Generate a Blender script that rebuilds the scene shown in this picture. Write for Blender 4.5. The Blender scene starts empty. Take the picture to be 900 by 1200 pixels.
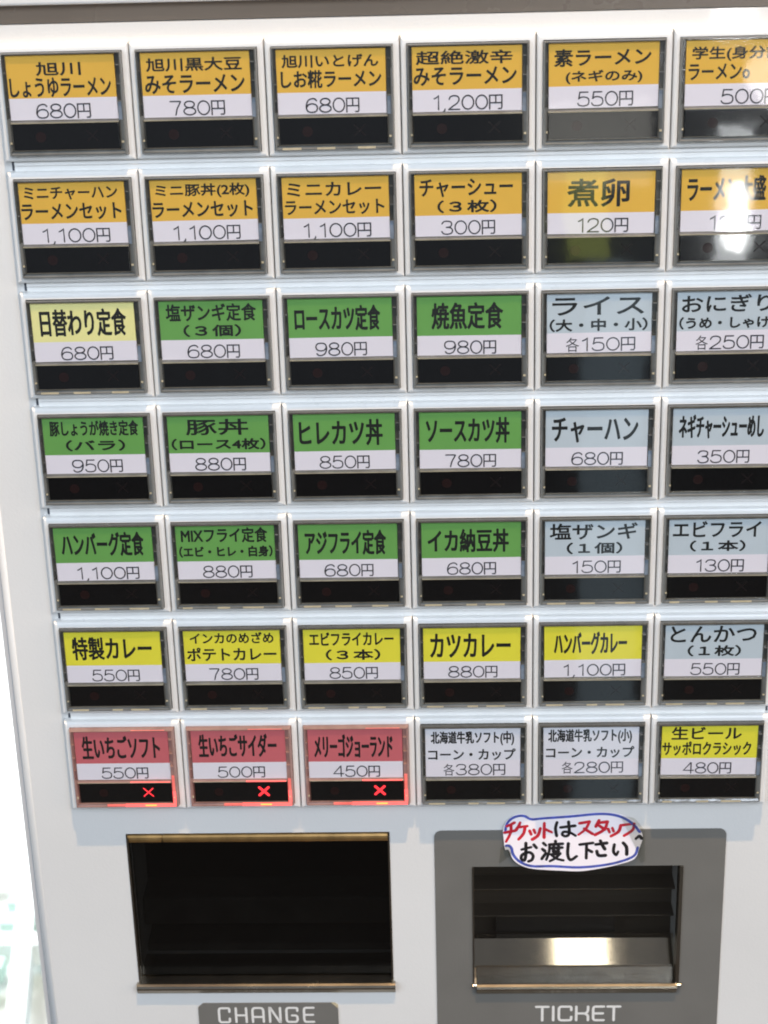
import bpy, bmesh, math, random
from mathutils import Vector, Matrix
random.seed(7)
MM = 0.001
sc = bpy.context.scene
COL = sc.collection

# ------------------------------------------------------------------ camera
cam_d = bpy.data.cameras.new('camera'); cam = bpy.data.objects.new('camera', cam_d); COL.objects.link(cam)
R_ = Vector((0.999314568, 0.026552888, -0.025794139))
U_ = Vector((0.014165443, 0.369470013, 0.929134678))
F_ = Vector((-0.034201370, 0.928863205, -0.368840633))
M3 = Matrix((R_, U_, -F_)).transposed()
cam.matrix_world = Matrix.Translation(Vector((0.122708, -0.511527, 0.063172))) @ M3.to_4x4()
cam_d.sensor_fit = 'HORIZONTAL'; cam_d.sensor_width = 36.0; cam_d.lens = 36.0 * 2099.03 / 900
cam_d.clip_start = 0.02; cam_d.clip_end = 50
cam_d.dof.use_dof = True; cam_d.dof.focus_distance = 0.553; cam_d.dof.aperture_fstop = 40
sc.camera = cam

# ------------------------------------------------------------------ world, lamps, exposure
w = bpy.data.worlds.new('World'); sc.world = w; w.use_nodes = True
wn = w.node_tree; bg = wn.nodes['Background']
# a dim room: a little brighter overhead than below
tc = wn.nodes.new('ShaderNodeTexCoord'); sp = wn.nodes.new('ShaderNodeSeparateXYZ'); rp = wn.nodes.new('ShaderNodeValToRGB')
mr = wn.nodes.new('ShaderNodeMapRange'); mr.inputs[1].default_value = -1; mr.inputs[2].default_value = 1
wn.links.new(tc.outputs['Generated'], sp.inputs[0]); wn.links.new(sp.outputs['Z'], mr.inputs[0]); wn.links.new(mr.outputs[0], rp.inputs[0])
rp.color_ramp.elements[0].position = 0.2; rp.color_ramp.elements[0].color = (0.05, 0.048, 0.045, 1)
rp.color_ramp.elements[1].position = 0.8; rp.color_ramp.elements[1].color = (0.60, 0.65, 0.76, 1)
wn.links.new(rp.outputs[0], bg.inputs['Color']); bg.inputs['Strength'].default_value = 0.55

def area(name, loc, target, sx, sy, power, color, spread=180):
    d = bpy.data.lights.new(name, 'AREA'); d.shape = 'RECTANGLE'; d.size = sx; d.size_y = sy; d.energy = power; d.color = color
    d.spread = math.radians(spread)
    o = bpy.data.objects.new(name, d); COL.objects.link(o); o.location = loc
    o.rotation_euler = (Vector(target) - Vector(loc)).to_track_quat('-Z', 'Y').to_euler()
    return o
C0 = (0.11, 0, -0.13)
area('ceiling_lamp', (0.11+.17, -0.60, -0.13+1.90), C0, 0.022, 0.022, 37, (1.0, 0.67, 0.35))
area('window_light', (-1.3, -1.5, 0.55), C0, 1.3, 1.2, 16.5, (0.71, 0.87, 1.03))
area('ceiling_glow', (0.9, -1.7, 0.95), C0, 1.4, 0.7, 27, (0.80, 0.90, 1.04))
area('room_lamp', (1.4, -0.7, 0.15), C0, 0.6, 0.8, 4.0, (1.0, 0.84, 0.66))
# lamps added behind the camera for reflections in covers, enamel and ticket tray
area('bright_window_slit', (0.356, -0.90, -0.250), (0.207, 0, -0.050), 0.009, 0.050, 0.035, (1.0, 1.0, 1.0))
area('slit_fade_lamp', (0.355, -0.91, -0.235), (0.207, 0, -0.050), 0.024, 0.110, 0.042, (0.95, 0.98, 1.0))  # wide weak lamp added so the slit's glare fades out
area('green_reflection', (0.238, -0.90, -0.245), (0.165, 0, -0.05), 0.032, 0.075, 0.008, (0.80, 0.90, 0.18))
g_ = area('round_glare_lamp', (0.386, -0.90, -0.140), (0.212, 0, -0.012), 0.050, 0.044, 0.026, (1.0, 0.98, 0.94)); g_.data.shape = 'ELLIPSE'
area('panel_glare_lamp', (0.349, -0.90, -0.097), (0.205, 0, 0.005), 0.030, 0.018, 0.13, (1.0, 1.0, 1.0))
area('cool_band_lamp', (0.262, -0.90, -0.54), (0.17, 0, -0.18), 0.050, 0.50, 0.038, (0.66, 0.86, 1.0))
area('beige_glare_lamp', (0.245, -0.90, -0.190), (0.170, 0, -0.025), 0.085, 0.065, 0.018, (1.0, 0.96, 0.88))
area('tray_patch_lamp', (0.236, -0.90, 0.02), (0.17, 0.015, -0.313), 0.046, 0.12, 0.20, (1.0, 0.97, 0.88))  # added for the bright patch on the steel tray
area('daylight_outside', (-1.2, 1.9, 0.2), (-0.5, 1.6, -1.3), 1.0, 1.0, 62, (0.97, 1.0, 1.0))
sc.view_settings.view_transform = 'Standard'; sc.view_settings.look = 'None'
sc.view_settings.exposure = 0.0; sc.view_settings.gamma = 1.0
sc.render.engine = 'CYCLES'
sc.cycles.use_denoising = True; sc.cycles.pixel_filter_type = 'BLACKMAN_HARRIS'; sc.cycles.filter_width = 1.9
sc.cycles.max_bounces = 6; sc.cycles.transparent_max_bounces = 12
sc.cycles.caustics_reflective = False; sc.cycles.caustics_refractive = False

# ------------------------------------------------------------------ materials
def srgb(r, g, b):
    f = lambda c: (c/255/12.92) if c/255 <= 0.04045 else ((c/255+0.055)/1.055)**2.4
    return (f(r), f(g), f(b), 1)
def mat(name, col, rough=0.5, metal=0.0, coat=0.0, var=0.0, vscale=60, rvar=0.0, bump=0.0, bscale=900, spec=0.5, emit=None, estr=0, coordscale=(1, 1, 1)):
    m = bpy.data.materials.new(name); m.use_nodes = True; nt = m.node_tree; b = nt.nodes['Principled BSDF']
    b.inputs['Base Color'].default_value = col; b.inputs['Roughness'].default_value = rough; b.inputs['Metallic'].default_value = metal
    b.inputs['Coat Weight'].default_value = coat; b.inputs['Coat Roughness'].default_value = 0.04
    b.inputs['Specular IOR Level'].default_value = spec
    if emit: b.inputs['Emission Color'].default_value = emit; b.inputs['Emission Strength'].default_value = estr
    if var or rvar or bump:
        g = nt.nodes.new('ShaderNodeNewGeometry'); mp = nt.nodes.new('ShaderNodeMapping'); mp.inputs['Scale'].default_value = coordscale
        nt.links.new(g.outputs['Position'], mp.inputs[0])
    if var:
        n = nt.nodes.new('ShaderNodeTexNoise'); n.inputs['Scale'].default_value = vscale; n.inputs['Detail'].default_value = 6
        nt.links.new(mp.outputs[0], n.inputs['Vector'])
        r = nt.nodes.new('ShaderNodeValToRGB')
        lo = tuple(max(0, c*(1-var)) for c in col[:3]) + (1,); hi = tuple(min(1, c*(1+var)) for c in col[:3]) + (1,)
        r.color_ramp.elements[0].position = 0.3; r.color_ramp.elements[0].color = lo
        r.color_ramp.elements[1].position = 0.7; r.color_ramp.elements[1].color = hi
        nt.links.new(n.outputs[0], r.inputs[0]); nt.links.new(r.outputs[0], b.inputs['Base Color'])
    if rvar:
        n2 = nt.nodes.new('ShaderNodeTexNoise'); n2.inputs['Scale'].default_value = vscale*0.7; n2.inputs['Detail'].default_value = 8
        nt.links.new(mp.outputs[0], n2.inputs['Vector'])
        q = nt.nodes.new('ShaderNodeMapRange'); q.inputs[3].default_value = max(0.02, rough-rvar); q.inputs[4].default_value = rough+rvar
        nt.links.new(n2.outputs[0], q.inputs[0]); nt.links.new(q.outputs[0], b.inputs['Roughness'])
    if bump:
        n3 = nt.nodes.new('ShaderNodeTexNoise'); n3.inputs['Scale'].default_value = bscale; n3.inputs['Detail'].default_value = 3
        nt.links.new(mp.outputs[0], n3.inputs['Vector'])
        bp = nt.nodes.new('ShaderNodeBump'); bp.inputs['Strength'].default_value = bump; bp.inputs['Distance'].default_value = 0.0002
        nt.links.new(n3.outputs[0], bp.inputs['Height']); nt.links.new(bp.outputs[0], b.inputs['Normal'])
    return m
M = {}
M['panel'] = mat('white_enamel', srgb(219, 218, 215), 0.45, coat=0.3, var=0.045, vscale=9, rvar=0.10, bump=0.25, bscale=1400)
M['housing'] = mat('white_plastic', srgb(232, 232, 230), 0.30, var=0.03, vscale=90, rvar=0.08, bump=0.10, bscale=900)
M['cabinet'] = mat('grey_white_enamel', srgb(200, 200, 200), 0.4, var=0.03, vscale=20, rvar=0.1)
M['clear'] = mat('clear_plastic_edge', srgb(104, 105, 102), 0.10, var=0.22, vscale=150, rvar=0.05, bump=0.35, bscale=300, spec=0.9)
M['rod'] = mat('brown_metal_rod', srgb(176, 140, 88), 0.34, metal=0.8, var=0.3, vscale=50, coordscale=(3, 1, 1))
M['edge_glow'] = mat('emissive_edge_glow', srgb(210, 90, 84), 0.3, emit=(1.0, 0.09, 0.085, 1), estr=1.7, var=0.2, vscale=300)  # red glow of the lamp put into the rim as emission
M['lit_weak'] = mat('weak_emissive_edge_glow', srgb(190, 110, 100), 0.3, emit=(1.0, 0.10, 0.09, 1), estr=0.5, var=0.2, vscale=300)  # fading part of the glow, put in as emission
M['lit_spot'] = mat('emissive_glow_spot', srgb(255, 160, 60), 0.3, emit=(1.0, 0.33, 0.08, 1), estr=1.6)  # hot centre of the glow, put in as emission
M['clear_lit'] = mat('faint_emissive_acrylic', srgb(140, 118, 110), 0.2, emit=(1.0, 0.10, 0.09, 1), estr=0.05, var=0.2, vscale=200)  # red light inside lit covers put in as faint emission
M['clear_dark'] = mat('clear_plastic_darkened', srgb(66, 66, 62), 0.12, var=0.25, vscale=260, rvar=0.06, bump=0.3, bscale=400, spec=0.9)  # darkness inside the plastic and on its top edge put into colour
M['clear_blue'] = mat('blue_reflection_plastic', srgb(118, 128, 140), 0.12, var=0.25, vscale=260, rvar=0.06, bump=0.3, bscale=400, spec=0.9)  # bluish reflection in the right channel put into the colour
M['clear_tab'] = mat('tan_light_and_corner', srgb(182, 170, 142), 0.3, var=0.15, vscale=300)  # tan light through the cover put into colour; also the plate corner
M['white_print'] = mat('white_card_print', srgb(236, 228, 236), 0.6, spec=0.2)
for k, c in dict(orange=(233, 182, 74), cream=(243, 234, 160), green=(108, 164, 84), blue=(196, 205, 212), yellow=(236, 224, 66), pink=(206, 104, 110), white=(228, 226, 234)).items():
    M[k] = mat(k+'_card_print', srgb(*c), 0.6, var=0.03, vscale=70, spec=0.2)
M['ink'] = mat('black_ink', srgb(26, 27, 26), 0.5, spec=0.3)
M['price_ink'] = mat('grey_black_ink', srgb(48, 46, 52), 0.5, spec=0.3)
M['black'] = mat('black_window_plastic', srgb(9, 9, 10), 0.12, var=0.2, vscale=200, rvar=0.03, spec=0.4)
M['dim_red'] = mat('unlit_red_lamp', srgb(30, 11, 10), 0.3, spec=0.3)
M['dim_cross'] = mat('unlit_cross_lamp', srgb(19, 10, 10), 0.3, spec=0.3)
M['lit_red'] = mat('lit_red_lamp', srgb(255, 40, 45), 0.4, emit=(1.0, 0.045, 0.06, 1), estr=1.25)
M['slot'] = mat('shaded_gap', srgb(70, 74, 82), 0.6)
M['strip'] = mat('taupe_trim', srgb(118, 105, 92), 0.28, var=0.05, vscale=40, rvar=0.08, bump=0.15)
M['grey'] = mat('grey_paint', srgb(111, 109, 104), 0.36, var=0.06, vscale=45, rvar=0.08, bump=0.25, bscale=1500)
M['inner'] = mat('dark_bronze_sheet', srgb(74, 68, 60), 0.42, metal=0.3, var=0.25, vscale=60, rvar=0.15, coordscale=(0.3, 1, 3))
M['innerdark'] = mat('black_recess', srgb(12, 11, 10), 0.55, var=0.3, vscale=80)
M['innerband'] = mat('lightened_ledge', srgb(84, 82, 78), 0.42, var=0.35, vscale=90)  # lighter tone put in for faint horizontal reflections in the opening
M['lip'] = mat('bronze_steel_lip', srgb(166, 158, 144), 0.24, metal=1.0, var=0.12, vscale=120, rvar=0.08)
M['steel'] = mat('polished_steel', srgb(200, 192, 178), 0.05, metal=1.0, var=0.06, vscale=60, rvar=0.02, coordscale=(2, 1, .4))
M['letter'] = mat('pale_lettering', srgb(222, 220, 216), 0.5)
M['paper'] = mat('notice_paper', srgb(240, 232, 236), 0.55, var=0.04, vscale=60)
M['red_ink'] = mat('red_marker', srgb(196, 22, 42), 0.55, var=0.15, vscale=400)
M['black_ink'] = mat('black_marker', srgb(24, 18, 20), 0.5, var=0.2, vscale=400)
M['blue_ink'] = mat('blue_marker', srgb(70, 84, 168), 0.6, var=0.35, vscale=500)
M['dark_floor'] = mat('dark_floor', srgb(70, 62, 54), 0.5, var=0.1, vscale=4)
M['floor'] = mat('pale_floor', srgb(236, 238, 236), 0.5, var=0.03, vscale=4)
M['mint'] = mat('mint_paint', srgb(196, 222, 214), 0.5, var=0.05, vscale=12)
M['mintwhite'] = mat('white_paint', srgb(235, 244, 242), 0.5, var=0.03, vscale=12)

def pane_mat(name, tint, ior, rough, tintgloss=(1, 1, 1, 1)):
    m = bpy.data.materials.new(name); m.use_nodes = True; nt = m.node_tree
    nt.nodes.remove(nt.nodes['Principled BSDF']); out = nt.nodes['Material Output']
    t = nt.nodes.new('ShaderNodeBsdfTransparent'); t.inputs[0].default_value = tint
    g = nt.nodes.new('ShaderNodeBsdfGlossy'); g.inputs['Roughness'].default_value = rough; g.inputs[0].default_value = tintgloss
    f = nt.nodes.new('ShaderNodeFresnel'); gm = nt.nodes.new('ShaderNodeNewGeometry'); ri = nt.nodes.new('ShaderNodeMapRange')
    ri.inputs[3].default_value = ior; ri.inputs[4].default_value = 1/ior     # both faces of the sheet reflect alike
    nt.links.new(gm.outputs['Backfacing'], ri.inputs[0]); nt.links.new(ri.outputs[0], f.inputs[0])
    x = nt.nodes.new('ShaderNodeMixShader'); nt.links.new(f.outputs[0], x.inputs[0]); nt.links.new(t.outputs[0], x.inputs[1]); nt.links.new(g.outputs[0], x.inputs[2])
    geo = nt.nodes.new('ShaderNodeNewGeometry'); n = nt.nodes.new('ShaderNodeTexNoise'); n.inputs['Scale'].default_value = 55; n.inputs['Detail'].default_value = 2
    bp = nt.nodes.new('ShaderNodeBump'); bp.inputs['Strength'].default_value = 0.25; bp.inputs['Distance'].default_value = 0.0002
    nt.links.new(geo.outputs['Position'], n.inputs['Vector']); nt.links.new(n.outputs[0], bp.inputs['Height'])
    nt.links.new(bp.outputs[0], g.inputs['Normal'])
    nt.links.new(x.outputs[0], out.inputs[0]); return m
M['pane'] = pane_mat('clear_acrylic', (0.985, 0.99, 0.985, 1), 1.49, 0.038)
M['smoke'] = pane_mat('smoked_acrylic', (0.83, 0.82, 0.80, 1), 1.5, 0.03)
M['smoke_dark'] = pane_mat('dark_smoked_acrylic', (0.40, 0.40, 0.39, 1), 1.5, 0.05)
M['tape'] = pane_mat('clear_tape', (0.93, 0.93, 0.91, 1), 1.5, 0.12)

# ------------------------------------------------------------------ mesh helpers (all dimensions in millimetres)
def mk(name, bm, mats, parent=None, loc=(0, 0, 0), smooth=False, recalc=True):
    if recalc: bmesh.ops.recalc_face_normals(bm, faces=bm.faces[:])
    bmesh.ops.scale(bm, vec=(MM, MM, MM), verts=bm.verts[:])
    me = bpy.data.meshes.new(name); bm.to_mesh(me); bm.free()
    for m in (mats if isinstance(mats, list) else [mats]): me.materials.append(m)
    if smooth:
        for p in me.polygons: p.use_smooth = True
    return link(name, me, parent, loc)
def link(name, me, parent=None, loc=(0, 0, 0)):
    o = bpy.data.objects.new(name, me); COL.objects.link(o)
    o.location = Vector(loc)*MM
    if parent: o.parent = parent
    return o
def box(bm, x0, x1, y0, y1, z0, z1, mi=0, bev=0, seg=2):
    r = bmesh.ops.create_cube(bm, size=1.0); vs = r['verts']
    bmesh.ops.scale(bm, vec=(x1-x0, y1-y0, z1-z0), verts=vs); bmesh.ops.translate(bm, vec=((x0+x1)/2, (y0+y1)/2, (z0+z1)/2), verts=vs)
    if bev:
        es = list({e for v in vs for e in v.link_edges}); r2 = bmesh.ops.bevel(bm, geom=es, offset=bev, segments=seg, affect='EDGES', profile=0.5)
        for f in r2['faces']: f.material_index = mi
    for v in vs:
        if v.is_valid:
            for f in v.link_faces: f.material_index = mi
def rects_loft(bm, rects, mi=0, close_last=False):
    """rects: (x0,x1,z0,z1,y) rings joined one to the next"""
    rings = [[bm.verts.new(p) for p in ((a, y, c), (b, y, c), (b, y, d), (a, y, d))] for a, b, c, d, y in rects]
    for p, q in zip(rings, rings[1:]):
        for i in range(4):
            f = bm.faces.new((p[i], p[(i+1) % 4], q[(i+1) % 4], q[i])); f.material_index = mi
    if close_last: bm.faces.new(rings[-1]).material_index = mi
    return rings
def plate(bm, x0, x1, z0, z1, holes, y0, y1, mi=0):
    """sheet in the xz plane, front y0, back y1, with rectangular holes (x0,x1,z0,z1)"""
    xs = sorted({x0, x1} | {h[0] for h in holes} | {h[1] for h in holes}); zs = sorted({z0, z1} | {h[2] for h in holes} | {h[3] for h in holes})
    V = {}
    def v(i, j, y):
        if (i, j, y) not in V: V[(i, j, y)] = bm.verts.new((xs[i], y, zs[j]))
        return V[(i, j, y)]
    solid = lambda i, j: 0 <= i < len(xs)-1 and 0 <= j < len(zs)-1 and not any(h[0] <= (xs[i]+xs[i+1])/2 <= h[1] and h[2] <= (zs[j]+zs[j+1])/2 <= h[3] for h in holes)
    for i in range(len(xs)-1):
        for j in range(len(zs)-1):
            if not solid(i, j): continue
            for y in (y0, y1): bm.faces.new((v(i, j, y), v(i+1, j, y), v(i+1, j+1, y), v(i, j+1, y)))
            for di, dj, a, b in ((-1, 0, (0, 0), (0, 1)), (1, 0, (1, 0), (1, 1)), (0, -1, (0, 0), (1, 0)), (0, 1, (0, 1), (1, 1))):
                if not solid(i+di, j+dj):
                    A = (i+a[0], j+a[1]); B = (i+b[0], j+b[1]); bm.faces.new((v(*A, y0), v(*B, y0), v(*B, y1), v(*A, y1)))
    for f in bm.faces: f.material_index = mi
def outline(bm, pts, y0, y1, mi=0):
    a = [bm.verts.new((x, y0, z)) for x, z in pts]; b = [bm.verts.new((x, y1, z)) for x, z in pts]
    bm.faces.new(a).material_index = mi; bm.faces.new(b[::-1]).material_index = mi
    for i in range(len(a)):
        j = (i+1) % len(a); bm.faces.new((a[i], a[j], b[j], b[i])).material_index = mi
def roundrect(x0, x1, z0, z1, r, n=5, corners=(1, 1, 1, 1)):
    P = []
    for k, (cx, cz, a0) in enumerate(((x1-r, z1-r, 0), (x0+r, z1-r, 90), (x0+r, z0+r, 180), (x1-r, z0+r, 270))):
        if corners[k]:
            for i in range(n+1): a = math.radians(a0+90*i/n); P.append((cx+r*math.cos(a), cz+r*math.sin(a)))
        else: P.append(((x1, z1), (x0, z1), (x0, z0), (x1, z0))[k])
    return P
def spline(pts, n=6):
    if len(pts) < 3: return pts
    P = [pts[0]]+list(pts)+[pts[-1]]; out = []
    for i in range(1, len(P)-2):
        a, b, c, d = P[i-1], P[i], P[i+1], P[i+2]
        for k in range(n):
            t = k/n
            out.append(tuple(0.5*((2*b[q])+(-a[q]+c[q])*t+(2*a[q]-5*b[q]+4*c[q]-d[q])*t*t+(-a[q]+3*b[q]-3*c[q]+d[q])*t**3) for q in (0, 1)))
    out.append(tuple(pts[-1])); return out
def fillet(pts, r, n=4):
    out = [pts[0]]
    for i in range(1, len(pts)-1):
        p, c, q = Vector(pts[i-1]), Vector(pts[i]), Vector(pts[i+1]); u = (p-c); v = (q-c)
        d = min(r, u.length*.49, v.length*.49); a = c+u.normalized()*d; b = c+v.normalized()*d
        for k in range(n+1):
            t = k/n; s = a*(1-t)**2+c*2*t*(1-t)+b*t*t; out.append((s.x, s.y))
    out.append(pts[-1]); return out
_lay = [0]
def ribbon(bm, pts, wd, y, mi=0, cap=3, wfun=None):
    """a stroke of ink: a strip with round ends; each stroke 0.004 mm proud of the last"""
    _lay[0] = (_lay[0]+1) % 12; y = y-0.006*_lay[0]
    P = [Vector(p) for p in pts]; P = [p for i, p in enumerate(P) if i == 0 or (p-P[i-1]).length > 1e-4]
    if len(P) < 2: return
    n = len(P); L = []; Rr = []
    for i, p in enumerate(P):
        d0 = (P[i]-P[i-1]).normalized() if i else (P[1]-P[0]).normalized()
        d1 = (P[i+1]-P[i]).normalized() if i < n-1 else d0
        t = d0+d1; t = t.normalized() if t.length > 1e-3 else d1
        nn = Vector((-t.y, t.x)); k = 1/max(0.6, nn.dot(Vector((-d1.y, d1.x)))); h = wd/2*(wfun(i/(n-1)) if wfun else 1)*k
        L.append(p+nn*h); Rr.append(p-nn*h)
    ring = [(q.x, q.y) for q in L]
    d = (P[-1]-P[-2]).normalized(); a0 = math.atan2(d.x, -d.y) ; h = (L[-1]-Rr[-1]).length/2
    base = math.atan2((L[-1]-P[-1]).y, (L[-1]-P[-1]).x)
    capE = [(P[-1].x+h*math.cos(base-math.pi*k/(cap+1)), P[-1].y+h*math.sin(base-math.pi*k/(cap+1))) for k in range(1, cap+1)]
    h = (L[0]-Rr[0]).length/2; base = math.atan2((Rr[0]-P[0]).y, (Rr[0]-P[0]).x)
    capS = [(P[0].x+h*math.cos(base-math.pi*k/(cap+1)), P[0].y+h*math.sin(base-math.pi*k/(cap+1))) for k in range(1, cap+1)]
    lv = [bm.verts.new((q.x, y, q.y)) for q in L]; rv = [bm.verts.new((q.x, y, q.y)) for q in Rr]
    for i in range(n-1): bm.faces.new((rv[i], rv[i+1], lv[i+1], lv[i])).material_index = mi
    ce = [bm.verts.new((a, y, b)) for a, b in capE]; cs = [bm.verts.new((a, y, b)) for a, b in capS]
    bm.faces.new([lv[-1]]+ce+[rv[-1]]).material_index = mi
    bm.faces.new([rv[0]]+cs+[lv[0]]).material_index = mi

# ------------------------------------------------------------------ printed text
_gl = {}
def glyph_curve(text):
    c = bpy.data.curves.new('print', 'FONT'); c.body = text; c.resolution_u = 3; c.space_character = 1.0
    o = bpy.data.objects.new('print', c); COL.objects.link(o)
    bpy.context.view_layer.update(); dg = bpy.context.evaluated_depsgraph_get()
    cu = o.evaluated_get(dg).to_curve(dg).copy()
    bpy.data.objects.remove(o); bpy.data.curves.remove(c); return cu
def print_text(bm, text, x0, x1, z0, z1, y, off, mi=0):
    """the outlines of the glyphs fitted into the given rectangle, then thickened by off"""
    cu = glyph_curve(text)
    xs = []; ys = []
    for s in cu.splines:
        for b in s.bezier_points: xs.append(b.co.x); ys.append(b.co.y)
        for b in s.points: xs.append(b.co.x); ys.append(b.co.y)
    ax, bx, ay, by = min(xs), max(xs), min(ys), max(ys)
    x0 += off; x1 -= off; z0 += off; z1 -= off
    
    sx = (x1-x0)/(bx-ax); sy = (z1-z0)/(by-ay)
    tr = lambda v: Vector(((v.x-ax)*sx+x0, (v.y-ay)*sy+z0))
    loops = []
    for s in cu.splines:
        P = []
        if s.type == 'BEZIER':
            n = len(s.bezier_points)
            for i in range(n):
                p, q = s.bezier_points[i], s.bezier_points[(i+1) % n]
                a, b, c, d = tr(p.co), tr(p.handle_right), tr(q.handle_left), tr(q.co)
                straight = abs((b-a).cross(d-a)) < 1e-3 and abs((c-a).cross(d-a)) < 1e-3
                for k in range(1 if straight else 3):
                    t = k/3; P.append(a*(1-t)**3+b*3*t*(1-t)**2+c*3*t*t*(1-t)+d*t**3)
        else:
            P = [tr(b.co) for b in s.points]
        Q = []
        for p in P:
            if not Q or (p-Q[-1]).length > 0.02: Q.append(p)
        while len(Q) > 2 and (Q[0]-Q[-1]).length < 0.02: Q.pop()
        if len(Q) > 2: loops.append(Q)
    ar = lambda L: sum(L[i-1].cross(L[i]) for i in range(len(L)))/2
    sgn = 1 if sum(ar(L) for L in loops) > 0 else -1
    cu2 = bpy.data.curves.new('print', 'CURVE'); bpy.data.curves.remove(cu); cu = cu2
    for L in loops:
        sp = cu.splines.new('POLY'); sp.points.add(len(L)-1)
        for k, q in enumerate(L): sp.points[k].co = (q.x, q.y, 0, 1)
        sp.use_cyclic_u = True
        if off > 0:                         # a round-nosed pen run along the outline
            n = len(L); kk = 0
            for i in range(n):
                p, q = L[i], L[(i+1) % n]; d = (q-p).normalized(); nn = Vector((-d.y, d.x))*off; kk = (kk+1) % 7
                yy = y-0.0015*kk-0.002
                ring = [p+nn, p+nn*.6-d*off*.8, p-nn*.6-d*off*.8, p-nn, q-nn, q-nn*.6+d*off*.8, q+nn*.6+d*off*.8, q+nn]
                bm.faces.new([bm.verts.new((v.x, yy, v.y)) for v in ring]).material_index = mi
    cu.dimensions = '2D'; cu.fill_mode = 'FRONT'
    o = bpy.data.objects.new('print', cu); COL.objects.link(o)
    bpy.context.view_layer.update(); dg = bpy.context.evaluated_depsgraph_get()
    me = bpy.data.meshes.new_from_object(o.evaluated_get(dg))
    vv = [bm.verts.new((v.co.x, y, v.co.y)) for v in me.vertices]
    for p in me.polygons:
        try: bm.faces.new([vv[i] for i in p.vertices]).material_index = mi
        except ValueError: pass
    bpy.data.objects.remove(o); bpy.data.curves.remove(cu); bpy.data.meshes.remove(me)

def arc(cx, cy, rx, ry, a0, a1, n=10): return [(cx+rx*math.cos(math.radians(a0+(a1-a0)*i/n)), cy+ry*math.sin(math.radians(a0+(a1-a0)*i/n))) for i in range(n+1)]
# wide thin numerals as pen strokes in a 0..1 box: (ink width, advance, strokes)
DG = {
 '0': (3.3, 3.95, [arc(.5, .5, .5, .5, 90, 450, 22)]),
 '1': (1.25, 3.0, [[(0, .80), (.55, .88), (1, 1), (1, 0)]]),
 '2': (3.1, 3.85, [spline([(.04, .74), (.16, .92), (.5, 1), (.86, .92), (.95, .70), (.78, .46), (.35, .22), (0, 0)])+[(.02, 0), (1, 0)]]),
 '3': (3.1, 3.85, [spline([(.02, .80), (.2, .96), (.5, 1), (.85, .93), (.92, .74), (.78, .57), (.42, .53)]), spline([(.42, .53), (.82, .49), (1, .28), (.86, .07), (.5, 0), (.16, .05), (0, .22)])]),
 '4': (3.3, 3.95, [[(1, .27), (0, .27), (.70, 1), (.74, 1), (.74, 0)]]),
 '5': (3.1, 3.85, [[(.9, 1), (.18, 1), (.09, .54)]+spline([(.10, .54), (.28, .63), (.56, .65), (.9, .55), (1, .32), (.88, .08), (.5, 0), (.14, .05), (0, .2)])]),
 '6': (3.2, 3.9, [spline([(.93, .84), (.8, .96), (.55, 1), (.2, .88), (.03, .6), (0, .32), (.14, .07), (.5, 0), (.87, .07), (1, .31), (.87, .54), (.52, .62), (.2, .55), (.02, .36)])]),
 '7': (3.0, 3.75, [fillet([(0, 1), (1, 1), (.62, .45), (.48, 0)], .08)]),
 '8': (3.3, 3.95, [arc(.5, .765, .42, .235, 90, 450, 18), arc(.5, .265, .5, .265, 90, 450, 20)]),
 '9': (3.2, 3.9, [spline([(.07, .16), (.2, .04), (.45, 0), (.8, .12), (.97, .4), (1, .68), (.86, .93), (.5, 1), (.13, .93), (0, .69), (.13, .46), (.48, .38), (.8, .45), (.98, .64)])]),
 ',': (.5, 1.55, [[(.9, .03), (.7, -.08), (0, -.17)]]),
 '円': (3.5, 4.0, [[(0, -.03), (0, .98), (1, .98), (1, .10), (.93, 0), (.72, 0)], [(.5, .98), (.5, .44)], [(0, .43), (1, .43)]]),
}
def print_price(bm, text, x0, x1, z0, z1, y, mi=0, wd=.40):
    h = wd/2; X = 0; items = []
    for i, ch in enumerate(text):
        if ch == '各': items.append((X, 3.7, None)); X += 4.1; continue
        wi, ad, st = DG[ch]
        if ch == '1': X += .35
        items.append((X, wi, st)); last = X+wi; X += ad-(.35 if ch == '1' else 0)
    sx = (x1-x0-wd)/last; sz = (z1-z0-wd)
    for X, wi, st in items:
        if st is None: print_text(bm, '各', x0+h, x0+(3.7)*sx, z0-.1, z1+.1, y, 0.0, mi); continue
        for s in st: ribbon(bm, [(x0+h+(X+u*wi)*sx, z0+h+v*sz) for u, v in s], wd, y, mi, cap=2)

# ================================================================== the machine
def tag(o, label=None, cat=None, group=None, kind=None):
    if label: o['label'] = label
    if cat: o['category'] = cat
    if group: o['group'] = group
    if kind: o['kind'] = kind
    return o
YP = 3.2                       # depth of the enamel front panel; 0 = front of the button housings
PITX, PITZ = 38.0, 35.6707
BASE = Vector((0.115, 0.18, -1.3))
machine = bpy.data.objects.new('ticket_machine', None); COL.objects.link(machine); machine.location = BASE
machine.empty_display_size = 0.1
tag(machine, 'white ticket vending machine with rows of coloured menu buttons above its change and ticket openings', 'vending machine')
def part(name, bm, mats, loc=(0, 0, 0), **k):
    o = mk(name, bm, mats, None, loc, **k); o.parent = machine; o.location = Vector(loc)*MM - BASE; return o
def profile(bm, pts, x0, x1, mi=0):
    a = [bm.verts.new((x0, y, z)) for y, z in pts]; b = [bm.verts.new((x1, y, z)) for y, z in pts]
    bm.faces.new(a).material_index = mi; bm.faces.new(b).material_index = mi
    for i in range(len(a)):
        j = (i+1) % len(a); bm.faces.new((a[i], a[j], b[j], b[i])).material_index = mi

CH = (14.3, 102.6, -315.8, -255.8)
TK = (130.0, 200.5, -317.0, -269.4)
XR = 252.0
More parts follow.
